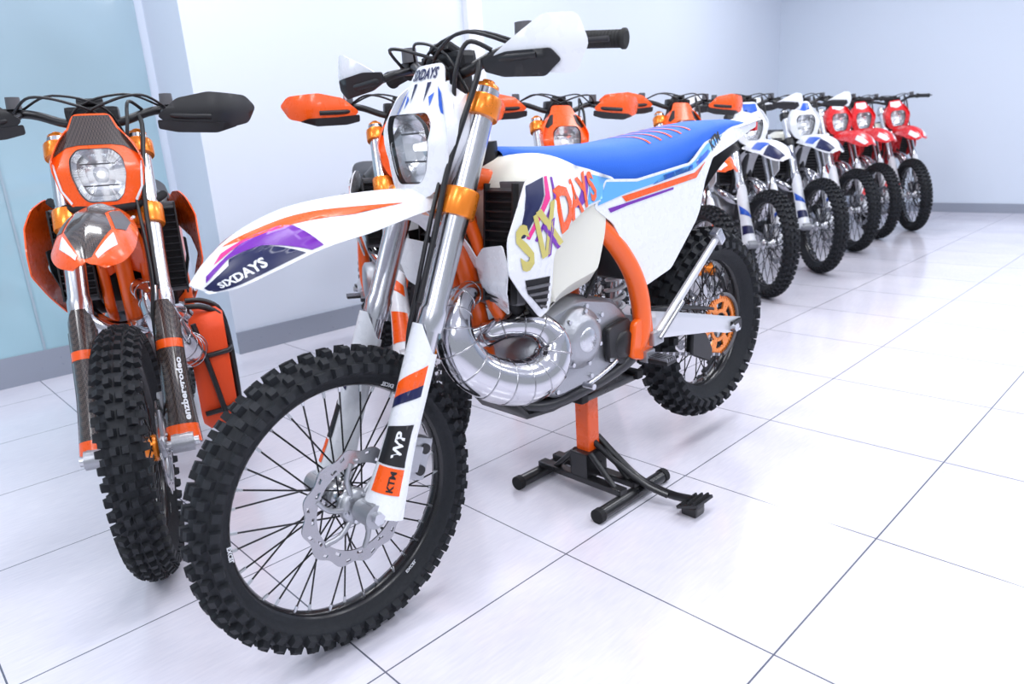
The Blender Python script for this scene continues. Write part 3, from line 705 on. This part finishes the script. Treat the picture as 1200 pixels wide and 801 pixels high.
# ------------------------------------------------------------ paddock stand
def obj(name,mb,parent=None,loc=(0,0,0)):
    o=bpy.data.objects.new(name,mb.mesh(name));COL.objects.link(o);o.location=loc
    if parent:o.parent=parent
    return o
mb=MB();k='stand_black'
for x in (-1.51,-1.18):
    cyl(mb,(x,1.41,.022),(x,1.745,.022),.020,k,n=16)
    for y in(1.405,1.73): cyl(mb,(x,y,.022),(x,y+.02,.022),.0225,'rubber_dark',n=16)
box(mb,(-1.345,1.60,.05),(.34,.035,.02),k);box(mb,(-1.345,1.53,.05),(.34,.035,.02),k)
box(mb,(-1.34,1.565,.095),(.07,.10,.09),k,bev=.006)
for y in (1.53,1.60):
    tube(mb,[(-1.45,y,.055),(-1.36,y,.14)],.010,k,8);tube(mb,[(-1.21,y,.055),(-1.30,y,.14)],.010,k,8)
box(mb,(-1.34,1.565,.245),(.052,.052,.24),'orange_plastic',bev=.006)
box(mb,(-1.34,1.565,.355),(.085,.085,.02),k)
box(mb,(-1.32,1.54,.371),(.20,.28,.018),k,bev=.006)
for y in (1.41,1.67): box(mb,(-1.32,y,.378),(.22,.03,.026),'rubber_dark',bev=.006)
tube(mb,[(-1.33,1.60,.17,.012),(-1.26,1.61,.11,.013),(-1.18,1.62,.055,.014),(-1.08,1.63,.035,.013),(-1.0,1.63,.045,.012)],0,k,8,5)
tube(mb,[(-1.33,1.57,.17,.010),(-1.26,1.58,.12,.010),(-1.16,1.60,.06,.010),(-1.08,1.62,.035,.010)],0,k,8,5)
R_=Matrix.Rotation(-.35,3,'Y')
box(mb,(-.995,1.63,.040),(.075,.085,.010),k,R_,bev=.004)
for q in (-.02,0,.02): box(mb,(-.995+q,1.63,.048+.36*q),(.006,.085,.008),'rubber_dark',R_,.001)
box(mb,(-1.0,1.63,.016),(.05,.05,.032),k,bev=.008)
obj('paddock_stand',mb)
# ------------------------------------------------------------ room
def mk_floor():
    m,n,l,b=newmat('floor_tiles')
    g=n.new('ShaderNodeNewGeometry');sx=n.new('ShaderNodeSeparateXYZ');l.new(g.outputs['Position'],sx.inputs[0])
    def mth(op,a,b_=None):
        q=n.new('ShaderNodeMath');q.operation=op
        for i,v in enumerate((a,b_)):
            if v is None:continue
            if isinstance(v,(int,float)):q.inputs[i].default_value=v
            else:l.new(v,q.inputs[i])
        return q.outputs[0]
    ds=[]
    for ax,o in (('X',-1.1462),('Y',1.2308)):
        t=mth('DIVIDE',mth('SUBTRACT',sx.outputs[ax],o-50*.5894),.5894);fr=mth('FRACT',t)
        ds.append(mth('MINIMUM',fr,mth('SUBTRACT',1.0,fr)))
    d=mth('MINIMUM',*ds);gr=mth('LESS_THAN',d,.0034)
    nz=n.new('ShaderNodeTexNoise');nz.inputs['Scale'].default_value=3;nz.inputs['Detail'].default_value=6
    l.new(g.outputs['Position'],nz.inputs['Vector'])
    mp=n.new('ShaderNodeMapping');mp.inputs['Scale'].default_value=(60,8,1);l.new(g.outputs['Position'],mp.inputs['Vector'])
    n2=n.new('ShaderNodeTexNoise');n2.inputs['Scale'].default_value=2;l.new(mp.outputs[0],n2.inputs['Vector'])
    ad=mth('ADD',mth('MULTIPLY',nz.outputs['Fac'],.5),mth('MULTIPLY',n2.outputs['Fac'],.5))
    cr=n.new('ShaderNodeValToRGB');cr.color_ramp.elements[0].position=.3;cr.color_ramp.elements[0].color=(.65,.64,.73,1);cr.color_ramp.elements[1].position=.7;cr.color_ramp.elements[1].color=(.77,.75,.82,1)
    l.new(ad,cr.inputs[0])
    mx=n.new('ShaderNodeMix');mx.data_type='RGBA';l.new(gr,mx.inputs['Factor']);l.new(cr.outputs[0],mx.inputs['A']);mx.inputs['B'].default_value=(.11,.12,.16,1)
    l.new(mx.outputs['Result'],b.inputs['Base Color'])
    l.new(mth('ADD',mth('MULTIPLY',nz.outputs['Fac'],.10),.10),b.inputs['Roughness'])
    b.inputs['Specular IOR Level'].default_value=.65
    bp=n.new('ShaderNodeBump');bp.inputs['Distance'].default_value=.0004;bp.inputs['Strength'].default_value=.3;l.new(n2.outputs['Fac'],bp.inputs['Height']);l.new(bp.outputs[0],b.inputs['Normal'])
    MT['floor_tiles']=m
mk_floor()
simple('wall_paint',(.70,.76,.86),.5,noise=.05,scale=3)
simple('wall_paint_back',(.66,.73,.83),.5,noise=.05,scale=3)
simple('ceiling_paint',(.85,.87,.9),.7)
simple('baseboard_grey',(.30,.33,.40),.3)
simple('trim_white',(.85,.87,.9),.35)
simple('trim_grey',(.35,.45,.52),.3)
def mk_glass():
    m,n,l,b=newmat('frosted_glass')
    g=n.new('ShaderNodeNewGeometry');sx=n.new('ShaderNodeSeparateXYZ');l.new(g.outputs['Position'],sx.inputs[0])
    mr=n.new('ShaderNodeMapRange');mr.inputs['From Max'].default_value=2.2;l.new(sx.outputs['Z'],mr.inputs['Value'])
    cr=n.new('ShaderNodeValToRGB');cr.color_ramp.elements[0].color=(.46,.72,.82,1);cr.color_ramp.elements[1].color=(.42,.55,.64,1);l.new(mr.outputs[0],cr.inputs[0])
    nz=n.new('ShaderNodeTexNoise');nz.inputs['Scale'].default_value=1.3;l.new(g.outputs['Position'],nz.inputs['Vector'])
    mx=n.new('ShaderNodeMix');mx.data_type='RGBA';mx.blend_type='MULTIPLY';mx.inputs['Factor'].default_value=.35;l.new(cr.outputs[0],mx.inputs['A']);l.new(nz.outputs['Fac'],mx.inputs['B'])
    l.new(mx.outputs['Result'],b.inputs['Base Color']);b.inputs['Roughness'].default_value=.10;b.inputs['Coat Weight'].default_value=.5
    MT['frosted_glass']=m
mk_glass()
def bx(name,x0,x1,y0,y1,z0,z1,mat,bev=0):
    mb=MB();box(mb,((x0+x1)/2,(y0+y1)/2,(z0+z1)/2),(x1-x0,y1-y0,z1-z0),mat,bev=bev);return obj(name,mb)
H=3.3;XL=-4.45;YB=9.2
bx('floor',XL-.3,5.5,-4,YB+.3,-.1,0,'floor_tiles')
bx('ceiling',XL-.3,5.5,-4,YB+.3,H,H+.1,'ceiling_paint')
bx('wall_back',XL-.3,5.5,YB,YB+.15,0,H,'wall_paint_back')
bx('wall_left',XL-.15,XL,-4,YB,0,H,'wall_paint')
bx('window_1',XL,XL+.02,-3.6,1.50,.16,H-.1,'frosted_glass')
for i,y in enumerate((-2.2,-.75,.70)): bx('trim_%d'%(i+1),XL+.02,XL+.026,y-.006,y+.006,.16,H-.1,'trim_grey')
bx('baseboard_left',XL,XL+.03,-3.6,1.55,0,.16,'baseboard_grey')
bx('wall_pillar',XL,-3.95,1.55,3.55,0,H,'wall_paint')
bx('baseboard_pillar',-3.95,-3.935,1.55,3.55,0,.13,'baseboard_grey')
bx('baseboard_left_rear',XL,XL+.015,3.55,YB,0,.10,'baseboard_grey')
bx('baseboard_back',XL+.02,5.5,YB-.015,YB,0,.10,'baseboard_grey')
bx('trim_4',-3.95,-3.90,3.47,3.60,0,H,'trim_white')
# ------------------------------------------------------------ light
def area(name,loc,sx,sy,p,col,rot=(0,0,0)):
    L=bpy.data.lights.new(name,'AREA');L.shape='RECTANGLE';L.size=sx;L.size_y=sy;L.energy=p;L.color=col
    o=bpy.data.objects.new(name,L);COL.objects.link(o);o.location=loc;o.rotation_euler=rot;return o
for x in (-3.0,-.6,1.8):
    for y in (-1.6,1.2,4.0,6.8):
        area('ceiling_light',(x,y,H-.03),.6,1.5,40,(.95,.97,1.0))
w=bpy.data.worlds.new('World');scn.world=w;w.use_nodes=True
w.node_tree.nodes['Background'].inputs[0].default_value=(.82,.88,1.0,1);w.node_tree.nodes['Background'].inputs[1].default_value=.60
scn.view_settings.view_transform='Standard'
# ------------------------------------------------------------ camera
f,pit,rol,yaw,h=823.73,.2772,-.0657,.8144,1.085
fw=V((-math.sin(yaw)*math.cos(pit),math.cos(yaw)*math.cos(pit),-math.sin(pit)))
r0=V((math.cos(yaw),math.sin(yaw),0));up=r0.cross(fw)
rt=r0*math.cos(rol)+up*math.sin(rol);u=-r0*math.sin(rol)+up*math.cos(rol)
cd=bpy.data.cameras.new('camera');co=bpy.data.objects.new('camera',cd);COL.objects.link(co)
M=Matrix((rt,u,-fw)).transposed().to_4x4();M.translation=V((0,0,h));co.matrix_world=M
cd.sensor_width=36;cd.lens=36*f/1200;cd.clip_start=.05
cd.dof.use_dof=True;cd.dof.focus_distance=1.85;cd.dof.aperture_fstop=4
scn.camera=co
